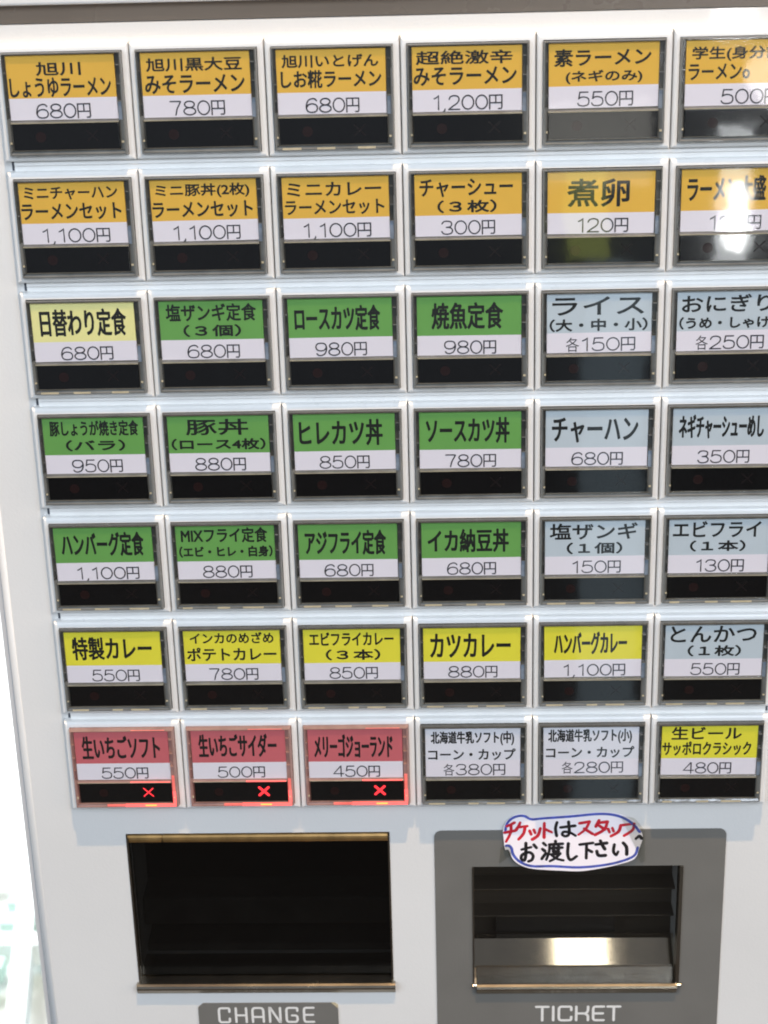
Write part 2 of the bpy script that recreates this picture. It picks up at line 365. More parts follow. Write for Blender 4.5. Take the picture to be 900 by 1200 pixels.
# cabinet behind the door
bm = bmesh.new(); plate(bm, -20.4, XR+2, -1300, 300, [CH, TK], 6.6, 350)
part('cabinet', bm, M['cabinet'])
# enamel front panel; the shaded slots beside each rail are dark boxes
bm = bmesh.new(); plate(bm, -15.6, XR-3, -560, 7.4, [CH, TK], YP, 6.5)
def vedge(bm, xo, sgn, z0, z1):
    pts = [(xo+sgn*3*(1-math.sin(math.radians(a))), YP+3.0*(1-math.cos(math.radians(a)))) for a in range(0, 91, 10)]
    pts = [(xo+sgn*3.0, 6.5)]+pts+[(xo, 6.5)] if False else [(xo+sgn*3.0, YP)]+[(xo+sgn*(3-3*math.sin(math.radians(a))), YP+3.0*(1-math.cos(math.radians(a)))) for a in range(8, 91, 8)]+[(xo, 6.5), (xo+sgn*3.0, 6.5)]
    a = [bm.verts.new((x, y, z0)) for x, y in pts]; b = [bm.verts.new((x, y, z1)) for x, y in pts]
    bm.faces.new(a); bm.faces.new(b)
    for i in range(len(a)):
        j = (i+1) % len(a); f = bm.faces.new((a[i], a[j], b[j], b[i])); f.smooth = True
vedge(bm, -18.6, 1, -560, 7.4); vedge(bm, XR, -1, -560, 7.4)
part('front_panel', bm, M['panel'])
# taupe groove and the panel above it
bm = bmesh.new(); box(bm, -18.6, XR, 4.6, 6.5, 7.6, 12.6)
part('trim_strip', bm, M['strip'])
bm = bmesh.new(); box(bm, -18.6, XR, 1.6, 6.4, 12.7, 70, bev=0.8, seg=3)
part('upper_panel', bm, M['panel'])

# white rails between the rows of buttons
for r in range(1, 7):
    z = -r*PITZ
    bm = bmesh.new(); box(bm, 0.0, 5*PITX+34.4, 1.7, YP+.4, z+3.7, z+5.0, bev=0.3, seg=2)
    box(bm, 0.0, 5*PITX+34.4, 2.3, YP+.4, z+2.0, z+3.9)
    rail = part('rail', bm, M['housing'])
    for xs in ((-.95, -.25), (5*PITX+34.65, 5*PITX+35.3)):
        bm = bmesh.new(); box(bm, xs[0], xs[1], YP-.05, YP+.5, z+2.3, z+5.1)  # dark box stands for the shade in the gap
        s = mk('rail_slot', bm, M['slot']); s.parent = rail

# ---- the shared meshes of a button
def loft_mesh(name, rects, mats, extra=None, smooth=False):
    bm = bmesh.new(); rects_loft(bm, rects)
    if extra: extra(bm)
    bmesh.ops.recalc_face_normals(bm, faces=bm.faces[:]); bmesh.ops.scale(bm, vec=(MM,)*3, verts=bm.verts[:])
    me = bpy.data.meshes.new(name); bm.to_mesh(me); bm.free()
    for m in mats: me.materials.append(m)
    return me
HX0, HX1, HZ0, HZ1 = -2.02, 35.68, -30.45, 2.25
CX0, CX1, CZ0, CZ1 = -0.25, 33.85, -28.75, 0.25
def housing_mesh():
    rr = [(HX0, HX1, HZ0, HZ1, YP), (HX0, HX1, HZ0, HZ1, 1.5)]
    for a in (22, 45, 68, 90):
        s = math.radians(a); i = 1.0*(1-math.cos(s)); y = 1.0*(1-math.sin(s))
        rr.append((HX0+i*.8, HX1-i*.8, HZ0+i, HZ1-i*1.2, y+.0))
    rr += [(CX0-.15, CX1+.15, CZ0-.15, CZ1+.15, 0.0), (CX0-.05, CX1+.05, CZ0-.05, CZ1+.05, .15), (CX0-.05, CX1+.05, CZ0-.05, CZ1+.05, YP)]
    return loft_mesh('menu_button', rr, [M['housing']])
ME_H = housing_mesh()
CA = (1.1, 31.95, -18.55, -.35); WA = (1.25, 31.95, -27.0, -19.3)
def cover_mesh(name='clear_cover', v=0, tabs=True, lit=False):
    rnd = random.Random(v)
    def ex(bm):
        y0 = -2.1
        X0, X1, Z0, Z1 = CX0+.42, CX1-.42, CZ0+.42, CZ1-.3
        def q(a, b, c, d, y=y0, mi=0):
            f = bm.faces.new([bm.verts.new(p) for p in ((a, y, c), (b, y, c), (b, y, d), (a, y, d))]); f.material_index = mi
        w_ = .32; yd = -1.15
        q(X0, X1, Z1-w_*.6, Z1, y0, 2); q(X0, X0+w_, -18, Z1-w_*.6, y0, 2); q(X0, X0+w_, Z0, -18); q(X1-w_, X1, -6, Z1-w_*.6, y0, 2); q(X1-w_, X1, Z0, -6); pass
        def slope(a, b, c, d, yc, yd_, mi=0):
            f = bm.faces.new([bm.verts.new(p) for p in ((a, yc, c), (b, yc, c), (b, yd_, d), (a, yd_, d))]); f.material_index = mi
        def slopex(a, b, c, d, ya, yb, mi=0):
            f = bm.faces.new([bm.verts.new(p) for p in ((a, ya, c), (b, yb, c), (b, yb, d), (a, ya, d))]); f.material_index = mi
        slope(X0+w_, X1-w_, Z0, Z0+.35, y0, y0-.02); slope(X0+w_, X1-w_, Z0+.35, WA[2]-.2, y0-.02, y0+.55); slope(X0+w_, X1-w_, WA[2]-.2, WA[2], y0+.55, y0)
        slope(CA[0], CA[1], WA[3], WA[3]+.22, y0, y0-.05, 1); slope(CA[0], CA[1], WA[3]+.22, CA[2], y0-.05, y0+.75)
        q(X0+w_, X1-w_, CA[3], Z1-w_*.6, yd, 2)
        q(X0+w_, CA[0], -17.9, CA[3], yd, 2); slopex(X0+w_, CA[0], WA[2], -17.9, y0, y0+.6, 0)
        q(CA[1], X1-w_, -13.3, CA[3], yd, 2); q(CA[1], X1-w_, -18.7, -13.3, y0+.5, 3); slopex(CA[1], X1-w_, WA[2], -18.7, y0+.7, y0, 0)
        bm2 = [(X0+w_, X1-w_, WA[2], Z1-w_*.6)]
        rects_loft(bm, [(X0+w_, X1-w_, WA[2], Z1-w_*.6, y0), (X0+w_, X1-w_, WA[2], Z1-w_*.6, yd)])
        rects_loft(bm, [(CA[0], CA[1], CA[2], CA[3], yd-.35), (CA[0]+.1, CA[1]-.1, CA[2]+.1, CA[3]-.1, -1.2)])
        rects_loft(bm, [(WA[0], WA[1], WA[2], WA[3], y0), (WA[0]+.12, WA[1]-.12, WA[2]+.12, WA[3]-.12, -1.2)])
        for z in (-3.4, -8.6, -13.3):
            box(bm, CA[1]+.05, X1-w_, yd-.1, y0+.05, z-.14+rnd.uniform(-.2, .2), z+.14)
        for z in (-5.2, -10.0, -14.5):
            box(bm, X0+w_, CA[0]-.05, yd-.1, y0+.1, z-.13, z+.13+rnd.uniform(-.2, .2))
        box(bm, X1-1.05, X1-.4, y0-.12, y0+.3, -25.1, -24.5, mi=1); box(bm, X0+.4, X0+.9, y0-.12, y0+.3, -25.0, -24.4, mi=1)
        xx = 2.0
        while tabs and xx < 30:
            wd = rnd.uniform(3, 6.5)
            box(bm, xx, min(xx+wd, 31.5), y0-.05, y0+.1, CZ0+.5, CZ0+1.15, mi=1); xx += wd+rnd.uniform(2.5, 9)  # tan blocks stand for light seen through the bottom strip
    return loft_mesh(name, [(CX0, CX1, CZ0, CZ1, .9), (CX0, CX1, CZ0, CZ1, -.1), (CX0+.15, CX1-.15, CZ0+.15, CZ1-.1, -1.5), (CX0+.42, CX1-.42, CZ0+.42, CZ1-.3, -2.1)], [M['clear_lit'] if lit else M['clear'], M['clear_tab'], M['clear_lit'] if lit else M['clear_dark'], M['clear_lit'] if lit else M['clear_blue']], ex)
def dark_top(me):  # top chamfers darkened by colour to subdue the lamp's bright line
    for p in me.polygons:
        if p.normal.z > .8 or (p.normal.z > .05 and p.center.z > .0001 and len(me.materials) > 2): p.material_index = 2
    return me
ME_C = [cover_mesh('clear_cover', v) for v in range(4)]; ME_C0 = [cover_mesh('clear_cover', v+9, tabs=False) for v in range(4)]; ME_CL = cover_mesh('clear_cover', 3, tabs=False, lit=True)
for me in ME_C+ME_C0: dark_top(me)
def simple_mesh(name, fn, mats):
    bm = bmesh.new(); fn(bm); bmesh.ops.recalc_face_normals(bm, faces=bm.faces[:]); bmesh.ops.scale(bm, vec=(MM,)*3, verts=bm.verts[:])
    me = bpy.data.meshes.new(name); bm.to_mesh(me); bm.free()
    for m in mats: me.materials.append(m)
    return me
ME_W = simple_mesh('black_window', lambda b: box(b, WA[0]+.12, WA[1]-.12, -1.55, -.6, WA[2]+.12, WA[3]-.12, bev=.18, seg=3), [M['black']])
pane_fn = lambda A: (lambda b: box(b, A[0]+.02, A[1]-.02, -2.05, -1.90, A[2]+.02, A[3]-.02))
ME_P = simple_mesh('front_pane', lambda b: (pane_fn(CA)(b), pane_fn(WA)(b)), [M['pane']])
def disc(b, cx, cz, r, y):
    b.faces.new([b.verts.new((cx+r*math.cos(i*math.pi/12), y, cz+r*math.sin(i*math.pi/12))) for i in range(24)])
ME_D = simple_mesh('round_lamp', lambda b: disc(b, 9.3, -23.2, 1.5, -1.57), [M['dim_red']])
def cross(b, wd):
    ribbon(b, [(22.6, -24.5), (25.6, -21.6)], wd, -1.58); ribbon(b, [(22.6, -21.6), (25.6, -24.5)], wd, -1.58)
ME_X = simple_mesh('cross_lamp', lambda b: cross(b, .45), [M['dim_cross']])
ME_XL = [simple_mesh('cross_lamp', lambda b: cross(b, .42), [M['lit_red']]), simple_mesh('cross_lamp', lambda b: cross(b, .85), [M['lit_red']])]
CARD_COLOURS = ['orange', 'cream', 'green', 'blue', 'yellow', 'pink', 'white']
def card_mesh(k):
    def f(b):
        zs = -12.35
        box(b, CA[0]+.13, CA[1]-.13, -1.32, -1.0, zs, CA[3]-.13, mi=0)
        box(b, CA[0]+.13, CA[1]-.13, -1.319, -1.0, CA[2]+.13, zs, mi=1)
    return simple_mesh('menu_card', f, [M[k], M['white_print']])
ME_CARD = {k: card_mesh(k) for k in CARD_COLOURS}

TEXTS = [
  (0,0,('旭川', 9.58, 22.28, -6.2, -2.34), ('しょうゆラーメン', 1.72, 30.5, -12.09, -6.64), ('680円', 8.6, 24.17, -18.22, -14.03)),
  (0,1,('旭川黒大豆', 2.67, 29.62, -5.75, -1.99), ('みそラーメン', 2.0, 30.2, -11.88, -6.7), ('780円', 8.58, 24.25, -18.16, -14.06)),
  (0,2,('旭川いとげん', 2.75, 29.84, -5.58, -1.92), ('しお糀ラーメン', 2.35, 30.58, -11.18, -6.19), ('680円', 9.08, 24.24, -17.69, -13.43)),
  (0,3,('超絶激辛', 2.29, 29.25, -5.47, -1.64), ('みそラーメン', 1.58, 30.39, -11.22, -6.16), ('1,200円', 6.72, 26.45, -17.55, -13.22)),
  (0,4,('素ラーメン', 2.71, 29.64, -6.99, -2.13), ('(ネギのみ)', 5.92, 27.27, -11.75, -8.01), ('550円', 9.17, 24.8, -17.56, -13.47)),
  (0,5,('学生(身分証)', 2.88, 29.29, -6.21, -2.13), ('ラーメンo', 2.05, 19.04, -11.28, -6.85), ('500円', 11.24, 27.44, -18.27, -14.04)),
  (1,0,('ミニチャーハン', 2.67, 29.81, -5.49, -1.7), ('ラーメンセット', 1.49, 30.56, -11.41, -6.5), ('1,100円', 6.65, 26.73, -18.05, -13.54)),
  (1,1,('ミニ豚丼(2枚)', 2.65, 29.85, -5.85, -1.7), ('ラーメンセット', 1.52, 30.55, -11.57, -6.85), ('1,100円', 6.77, 26.58, -18.0, -13.51)),
  (1,2,('ミニカレー', 2.61, 29.7, -6.03, -1.98), ('ラーメンセット', 1.83, 30.46, -11.47, -7.12), ('1,100円', 6.59, 26.49, -18.24, -13.67)),
  (1,3,('チャーシュー', 2.61, 29.32, -7.08, -1.87), ('（３枚）', 7.63, 24.66, -11.69, -7.98), ('300円', 8.62, 24.2, -17.98, -13.88)),
  (1,4,('煮卵', 6.85, 24.66, -10.68, -2.51), ('120円', 9.65, 24.48, -17.8, -13.5)),
  (1,5,('ラーメン大盛り', 2.87, 28.41, -9.81, -2.49), ('120円', 9.21, 24.29, -17.39, -13.11)),
  (2,0,('日替わり定食', 3.57, 29.33, -10.74, -2.34), ('680円', 9.05, 24.68, -17.7, -13.64)),
  (2,1,('塩ザンギ定食', 3.16, 29.95, -6.78, -1.38), ('（３個）', 8.06, 25.22, -11.47, -7.74), ('680円', 8.86, 24.51, -17.83, -13.59)),
  (2,2,('ロースカツ定食', 3.04, 28.39, -10.39, -2.6), ('980円', 8.86, 24.16, -17.51, -13.47)),
  (2,3,('焼魚定食', 5.42, 26.52, -10.45, -2.31), ('980円', 9.06, 24.48, -17.55, -13.52)),
  (2,4,('ライス', 2.79, 29.56, -7.07, -1.5), ('（大・中・小）', 2.0, 30.72, -11.99, -8.1), ('各150円', 6.65, 27.21, -17.9, -13.55)),
  (2,5,('おにぎり', 2.53, 28.69, -6.78, -1.48), ('（うめ・しゃけ）', 1.91, 29.83, -11.85, -8.06), ('各250円', 6.69, 26.81, -17.75, -13.5)),
  (3,0,('豚しょうが焼き定食', 3.26, 30.36, -6.33, -1.34), ('（バラ）', 7.8, 25.93, -11.17, -7.54), ('950円', 9.17, 24.69, -17.56, -13.09)),
  (3,1,('豚丼', 6.75, 25.69, -6.62, -1.44), ('（ロース4枚）', 2.1, 30.71, -11.35, -7.63), ('880円', 8.86, 24.42, -17.52, -12.97)),
  (3,2,('ヒレカツ丼', 2.85, 28.17, -10.7, -2.32), ('850円', 8.66, 23.95, -17.27, -13.03)),
  (3,3,('ソースカツ丼', 3.19, 28.39, -10.38, -2.12), ('780円', 8.9, 24.32, -17.53, -13.3)),
  (3,4,('チャーハン', 3.05, 28.93, -10.82, -2.79), ('680円', 9.04, 24.55, -18.04, -13.65)),
  (3,5,('ネギチャーシューめし', 3.01, 28.43, -10.16, -2.51), ('350円', 8.88, 24.49, -17.81, -13.53)),
  (4,0,('ハンバーグ定食', 3.3, 29.15, -10.21, -2.12), ('1,100円', 7.16, 26.99, -17.88, -12.88)),
  (4,1,('MIXフライ定食', 2.84, 29.71, -6.21, -1.09), ('（エビ・ヒレ・白身）', 1.98, 31.08, -11.06, -7.26), ('880円', 8.91, 24.45, -17.42, -12.86)),
  (4,2,('アジフライ定食', 3.21, 28.37, -10.81, -2.44), ('680円', 8.96, 24.25, -18.13, -13.68)),
  (4,3,('イカ納豆丼', 3.09, 28.14, -10.56, -2.72), ('680円', 8.95, 24.17, -17.64, -13.3)),
  (4,4,('塩ザンギ', 2.66, 29.56, -6.78, -1.31), ('（１個）', 7.87, 25.0, -11.63, -7.73), ('150円', 9.35, 24.61, -17.77, -13.65)),
  (4,5,('エビフライ', 2.39, 29.25, -6.58, -1.12), ('（１本）', 7.71, 24.76, -11.23, -7.53), ('130円', 9.52, 24.54, -17.83, -13.43)),
  (5,0,('特製カレー', 3.47, 28.94, -10.49, -2.33), ('550円', 9.08, 24.45, -17.85, -13.28)),
  (5,1,('インカのめざめ', 3.24, 29.84, -5.18, -1.24), ('ポテトカレー', 2.06, 30.56, -11.24, -6.5), ('780円', 8.73, 24.44, -17.92, -13.35)),
  (5,2,('エビフライカレー', 3.1, 29.8, -6.38, -1.57), ('（３本）', 8.14, 25.5, -11.45, -7.59), ('850円', 9.1, 24.54, -17.88, -13.33)),
  (5,3,('カツカレー', 3.35, 28.8, -10.95, -2.52), ('880円', 8.96, 24.64, -18.26, -13.83)),
  (5,4,('ハンバーグカレー', 4.27, 27.21, -10.49, -2.54), ('1,100円', 6.96, 26.81, -18.02, -13.3)),
  (5,5,('とんかつ', 2.8, 29.69, -6.6, -0.88), ('（１枚）', 8.34, 25.09, -11.48, -7.6), ('550円', 9.46, 24.93, -17.68, -13.48)),
  (6,0,('生いちごソフト', 3.47, 29.02, -10.65, -2.23), ('550円', 9.11, 24.54, -18.24, -13.57)),
  (6,1,('生いちごサイダー', 3.54, 28.98, -10.41, -1.89), ('500円', 9.16, 24.73, -18.33, -13.43)),
  (6,2,('メリーゴジョーランド', 3.16, 28.7, -10.94, -2.32), ('450円', 9.11, 24.4, -18.26, -13.61)),
  (6,3,('北海道牛乳ソフト(中)', 2.95, 29.86, -7.0, -1.75), ('コーン・カップ', 2.04, 30.37, -12.41, -8.15), ('各380円', 6.73, 27.03, -18.1, -13.58)),
  (6,4,('北海道牛乳ソフト(小)', 2.7, 29.61, -6.74, -1.35), ('コーン・カップ', 2.02, 30.49, -11.95, -7.78), ('各280円', 6.93, 26.96, -17.84, -13.01)),
  (6,5,('生ビール', 4.31, 26.73, -5.57, -0.92), ('サッポロクラシック', 1.48, 30.0, -11.4, -6.19), ('480円', 8.38, 23.94, -18.0, -13.28)),
]
COLMAP = ['oooooo', 'oooooo', 'cggg bb'.replace(' ', ''), 'ggggbb', 'ggggbb', 'yyyyyb', 'pppwwy']
CK = dict(o='orange', c='cream', g='green', b='blue', y='yellow', p='pink', w='white')
WHAT = [
 ['orange button for soy sauce ramen at 680 yen, in the top left corner', 'orange button for black soybean miso ramen at 780 yen', 'orange button for malted salt ramen at 680 yen', 'orange button for extra spicy miso ramen at 1,200 yen', 'orange button for plain ramen with only spring onion at 550 yen', 'orange button for student ramen at 500 yen, in the top right corner'],
 ['orange button for small fried rice ramen set at 1,100 yen', 'orange button for small pork bowl ramen set at 1,100 yen', 'orange button for small curry ramen set at 1,100 yen', 'orange button for three slices of roast pork at 300 yen', 'orange button for boiled egg in large characters at 120 yen', 'orange button for large ramen at 120 yen, with a white glare strip'],
 ['pale cream button for the daily set meal at 680 yen', 'green button for salted fried chicken set meal, three pieces, 680 yen', 'green button for pork loin cutlet set meal at 980 yen', 'green button for grilled fish set meal at 980 yen', 'pale blue button for rice in three sizes at 150 yen', 'pale blue button for rice balls at 250 yen each'],
 ['green button for ginger pork belly set meal at 950 yen', 'green button for pork bowl with four loin slices at 880 yen', 'green button for fillet cutlet bowl at 850 yen', 'green button for sauce cutlet bowl at 780 yen', 'pale blue button for fried rice at 680 yen', 'pale blue button for spring onion pork rice at 350 yen'],
 ['green button for hamburg steak set meal at 1,100 yen', 'green button for mixed fry set meal at 880 yen', 'green button for fried horse mackerel set meal at 680 yen', 'green button for squid and natto bowl at 680 yen', 'pale blue button for one piece of salted fried chicken at 150 yen', 'pale blue button for one fried prawn at 130 yen'],
 ['yellow button for special curry at 550 yen', 'yellow button for potato curry at 780 yen', 'yellow button for fried prawn curry at 850 yen', 'yellow button for cutlet curry at 880 yen', 'yellow button for hamburg steak curry at 1,100 yen', 'pale blue button for one pork cutlet at 550 yen'],
 ['pink button for strawberry soft ice cream at 550 yen, lit by a thin red cross', 'pink button for strawberry cider at 500 yen, lit by a thick red cross', 'pink button at 450 yen, lit by a thick red cross', 'white button for medium milk soft ice cream at 380 yen', 'white button for small milk soft ice cream at 280 yen', 'yellow button for draft beer at 480 yen, in the bottom right corner'],
]
def child(name, me, parent, loc=(0, 0, 0), rot=None):
    o = bpy.data.objects.new(name, me); COL.objects.link(o); o.parent = parent; o.location = Vector(loc)*MM
    if rot: o.rotation_euler = rot
    return o
for r, c, *lines in TEXTS:
    rj = random.Random(r*11+c)
    b = bpy.data.objects.new('menu_button', ME_H); COL.objects.link(b); b.parent = machine
    b.location = Vector((c*PITX, 0, -r*PITZ))*MM - BASE
    b['label'] = WHAT[r][c]
    k = CK[COLMAP[r][c]]
    j = (rj.uniform(-.12, .12), 0, rj.uniform(-.12, .12))
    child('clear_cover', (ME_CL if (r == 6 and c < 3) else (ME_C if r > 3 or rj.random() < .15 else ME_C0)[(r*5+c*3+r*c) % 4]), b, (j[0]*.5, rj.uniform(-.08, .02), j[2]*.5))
    tilt = (0, math.radians(rj.uniform(-.3, .3)), 0); tl = (rj.uniform(-.03, .03), 0, rj.uniform(-.05, .05))
    child('menu_card', ME_CARD[k], b, tl, tilt)
    child('black_window', ME_W, b)
    ang = math.radians(.35)
    child('front_pane', ME_P, b, (0, 0, 0), (rj.uniform(-1, 1)*ang*.25, 0, 0))
    child('round_lamp', ME_D, b)
    lit = r == 6 and c < 3
    x = child('cross_lamp', (ME_XL[0 if c == 0 else 1] if lit else ME_X), b)
    if lit:
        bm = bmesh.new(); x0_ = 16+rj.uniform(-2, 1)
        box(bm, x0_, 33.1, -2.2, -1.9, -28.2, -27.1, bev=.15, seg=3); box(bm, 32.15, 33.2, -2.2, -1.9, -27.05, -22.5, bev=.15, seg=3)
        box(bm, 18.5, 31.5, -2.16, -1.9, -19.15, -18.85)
        mk('edge_glow_strip', bm, M['edge_glow'], b)  # strips added to carry the red glow along the rim
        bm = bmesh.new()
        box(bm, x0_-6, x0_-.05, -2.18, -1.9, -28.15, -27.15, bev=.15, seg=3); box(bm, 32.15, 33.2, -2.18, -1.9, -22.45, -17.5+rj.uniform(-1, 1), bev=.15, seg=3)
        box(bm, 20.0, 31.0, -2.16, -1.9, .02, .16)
        mk('faint_glow_strip', bm, M['lit_weak'], b)
        bm = bmesh.new(); box(bm, 22.8, 26.6, -2.27, -2.0, -27.95, -27.35, bev=.15); mk('emissive_glow_spot', bm, M['lit_spot'], b)
        for lx, lz, le in ((25.0, -30.0, .00010), (35.2, -25.0, .00007)):
            d = bpy.data.lights.new('cross_lamp_glow', 'POINT'); d.energy = le; d.color = (1.0, 0.10, 0.08); d.shadow_soft_size = 0.0012  # point lamps added in front for red spill on the housing
            g = bpy.data.objects.new('cross_lamp_glow', d); COL.objects.link(g); g.parent = b; g.location = Vector((lx, -3.4, lz))*MM
    bm = bmesh.new()
    tall = len(lines) == 2
    for t, x0, x1, z0, z1 in lines[:-1]:
        squeeze = (z1-z0) > 6.5
        print_text(bm, t, x0, x1, z0, z1, -1.335, .19 if squeeze else (.13 if (z1-z0) > 4.5 else (.15 if '（' in t else .11)))
    o = mk('lettering', bm, M['ink'], b, tl, recalc=False); o.rotation_euler = tilt
    bm = bmesh.new(); t, x0, x1, z0, z1 = lines[-1]
    zc = -15.95 if k != 'white' else (z0+z1)/2
    print_price(bm, t, x0, x1, zc-2.1, zc+2.1, -1.335)
    o = mk('price_lettering', bm, M['price_ink'], b, tl, recalc=False); o.rotation_euler = tilt

# ---- change opening
bm = bmesh.new()
box(bm, 13.2, 103.7, 34, 36, -330, -245, mi=0)
part('change_recess', bm, [M['innerdark']])
bm = bmesh.new(); box(bm, 14.5, 102.4, 20, 34, -303.5, -292.5, bev=.8); box(bm, 14.5, 102.4, 22, 34, -318, -313, bev=.6)
part('change_ledge', bm, [M['innerband']])
bm = bmesh.new()
def rod(bm, x0, x1, cy, cz, r, n=16, mi=0): profile(bm, [(cy+r*math.cos(2*math.pi*i/n), cz+r*math.sin(2*math.pi*i/n)) for i in range(n)], x0, x1, mi)
rod(bm, 15.0, 26.0, 5.6, -258.5, 1.9); rod(bm, 26.5, 102.0, 5.6, -258.5, 1.9); rod(bm, 26.0, 26.5, 5.6, -258.5, 1.4)
part('hinge_rod', bm, M['rod'], smooth=False)
bm = bmesh.new(); box(bm, 15.0, 102.0, 7.0, 8.0, -315, -260.2)
part('change_flap', bm, M['smoke_dark'])
def lip(x0, x1, ztop, name):
    pr = [(20, ztop-.3), (6.0, ztop-.02), (3.4, ztop), (1.9, ztop-.05), (1.1, ztop-.45), (.8, ztop-1.2), (1.0, ztop-2.0), (2.2, ztop-4.0), (3.15, ztop-4.1), (3.15, ztop-1.6), (6.0, ztop-1.9), (20, ztop-4.0)]
    bm = bmesh.new(); profile(bm, pr, x0, x1)
    return part(name, bm, M['lip'])
lip(13.7, 103.2, -315.4, 'change_tray_lip')
for a in ((14.32, 14.9), (102.0, 102.58)):
    bm = bmesh.new(); box(bm, a[0], a[1], 2.9, 7, -315.7, -255.9); part('bezel_strip', bm, M['lip'])

# ---- grey surround, ticket opening
bm = bmesh.new()
outer = roundrect(117.5, 214.2, -350, -255.4, 2.4, corners=(1, 1, 0, 0)); inner = [(TK[0], TK[2]), (TK[1], TK[2]), (TK[1], TK[3]), (TK[0], TK[3])]
es = []
for loop in (outer, inner):
    vs = [bm.verts.new((x, YP-.45, z)) for x, z in loop]
    es += [bm.edges.new((vs[i], vs[(i+1) % len(vs)])) for i in range(len(vs))]
r_ = bmesh.ops.triangle_fill(bm, use_beauty=True, use_dissolve=False, edges=es)
fs = [f for f in bm.faces]
r_ = bmesh.ops.extrude_face_region(bm, geom=fs)
bmesh.ops.translate(bm, vec=(0, .40, 0), verts=[v for v in r_['geom'] if isinstance(v, bmesh.types.BMVert)])
surround = part('ticket_surround', bm, M['grey'])
bm = bmesh.new()
box(bm, 129, 201.5, 28, 30, -330, -262)                        # back sheet
box(bm, 130.1, 200.4, 19, 28, -289.6, -289.0, bev=.2)           # upper ridge
box(bm, 130.1, 200.4, 20, 28, -301.2, -300.6, bev=.2)
part('ticket_recess', bm, M['inner'])
bm = bmesh.new(); box(bm, 138.6, 180.2, 22, 27.5, -308.9, -302.2)
part('ticket_slot', bm, M['innerdark'])
# sloping steel tray that catches the tickets
bm = bmesh.new(); profile(bm, [(20.5, -308.6), (17.3, -308.2), (12.0, -318.2), (11.8, -319.2), (21, -319.4)], 130.1, 200.4)
part('ticket_tray', bm, M['steel'])
bm = bmesh.new(); profile(bm, [(11.2, -318.7), (11.2, -317.8), (12.0, -317.2), (12.4, -318.4)], 141, 184)
part('tray_edge', bm, M['strip'])
bm = bmesh.new(); box(bm, 130.2, 200.2, 6.7, 7.5, -317.2, -268.0)
part('ticket_flap', bm, M['smoke'])
for a in ((130.02, 130.5), (199.3, 200.4)):
    bm = bmesh.new(); box(bm, a[0], a[1], 2.2, 8, -316.6, -269.5); part('bezel_strip', bm, M['lip'])
lip(131.2, 199.7, -316.2, 'ticket_tray_lip')
bm = bmesh.new(); rod(bm, 129.8, 131.2, 2.2, -317.0, .7); rod(bm, 199.7, 201.1, 2.2, -317.0, .7)
part('flap_pivot', bm, M['lip'])

# ---- TICKET and CHANGE
def word(bm, items, sx, sz, ox, oz, wd, y):
    for xa, xb, strokes in items:
        for s in strokes: ribbon(bm, [((xa+u*(xb-xa))*sx+ox, v*sz+oz) for u, v in s], wd, y)
C_ = [fillet([(1, .74), (1, 1), (0, 1), (0, 0), (1, 0), (1, .26)], .22)]
E_ = [fillet([(1, 1), (0, 1), (0, 0), (1, 0)], .22), [(0, .5), (.92, .5)]]
T_ = [[(0, 1), (1, 1)], [(.5, 1), (.5, 0)]]
K_ = [[(0, 1), (0, 0)], fillet([(0, .5), (.82, .5), (1, .68), (1, 1)], .25), fillet([(.7, .5), (1, .38), (1, 0)], .25)]
H_ = [[(0, 1), (0, 0)], [(1, 1), (1, 0)], [(0, .48), (1, .48)]]
A_ = [fillet([(0, 0), (0, 1), (1, 1), (1, 0)], .25), [(0, .36), (1, .36)]]
N_ = [[(0, 0), (0, 1), (.08, 1), (.92, 0), (1, 0), (1, 1)]]
G_ = [fillet([(1, .78), (1, 1), (0, 1), (0, 0), (1, 0), (1, .46), (.5, .46)], .22)]
bm = bmesh.new(); k = 29.6/752
word(bm, [(56, 164, T_), (206, 207, [[(0.5, 1), (0.5, 0)]]), (256, 365, C_), (409, 512, K_), (557, 650, E_), (683, 792, T_)], k, 5.7, 151.4-48*k, -331.9, .92, YP-.46)
part('ticket_lettering', bm, M['letter'], recalc=False)
bm = bmesh.new(); pl = [(34.2, -350), (83.0, -350), (83.0, -326.6), (80.6, -324.2), (36.0, -324.2), (34.2, -325.8)]
outline(bm, pl, YP-.5, YP-.02)
cp = part('change_plate', bm, M['grey'])
bm = bmesh.new(); outline(bm, [(83.0, -326.5), (80.7, -324.2), (82.0, -324.2), (83.0, -325.2)], YP-.3, YP-.02)
part('plate_corner', bm, M['clear_tab'])
bm = bmesh.new(); k = 34.1/512
word(bm, [(167, 222, C_), (256, 312, H_) if False else (256, 310, H_), (343, 400, A_), (433, 488, N_), (521, 578, G_), (613, 664, E_)], k, 5.9, 40.9-160*k, -332.0, .85, YP-.52)
part('change_lettering', bm, M['letter'], recalc=False)

# ================================================================== handwritten notice and its tape
NX = lambda zx: 139.9+(zx-81)*.0629
NZ = lambda zz: -250.1-(zz-72)*.0735
out = [(92, 190), (88, 135), (108, 92), (150, 64), (190, 58), (235, 76), (300, 73), (450, 62), (600, 52), (700, 62), (770, 95), (812, 148), (822, 182), (806, 235), (780, 288), (700, 315), (600, 335), (500, 348), (400, 345), (250, 335), (180, 315), (140, 285), (118, 238), (98, 235)]
pts = spline([(NX(a), NZ(b)) for a, b in out+[out[0]]], 4)[:-1]
bm = bmesh.new(); outline(bm, pts, -.12, 0)
notice = mk('handwritten_notice', bm, M['paper'], None, (0, YP-.62, 0))
notice.data.transform(Matrix.Translation(Vector((-.1631, 0, .260)))); notice.location += Vector((.1631, -.0006, -.260)); notice.rotation_euler = (math.radians(-4.0), 0, 0)
tag(notice, 'small white handwritten paper notice in red and black marker taped above the ticket opening', 'paper notice')
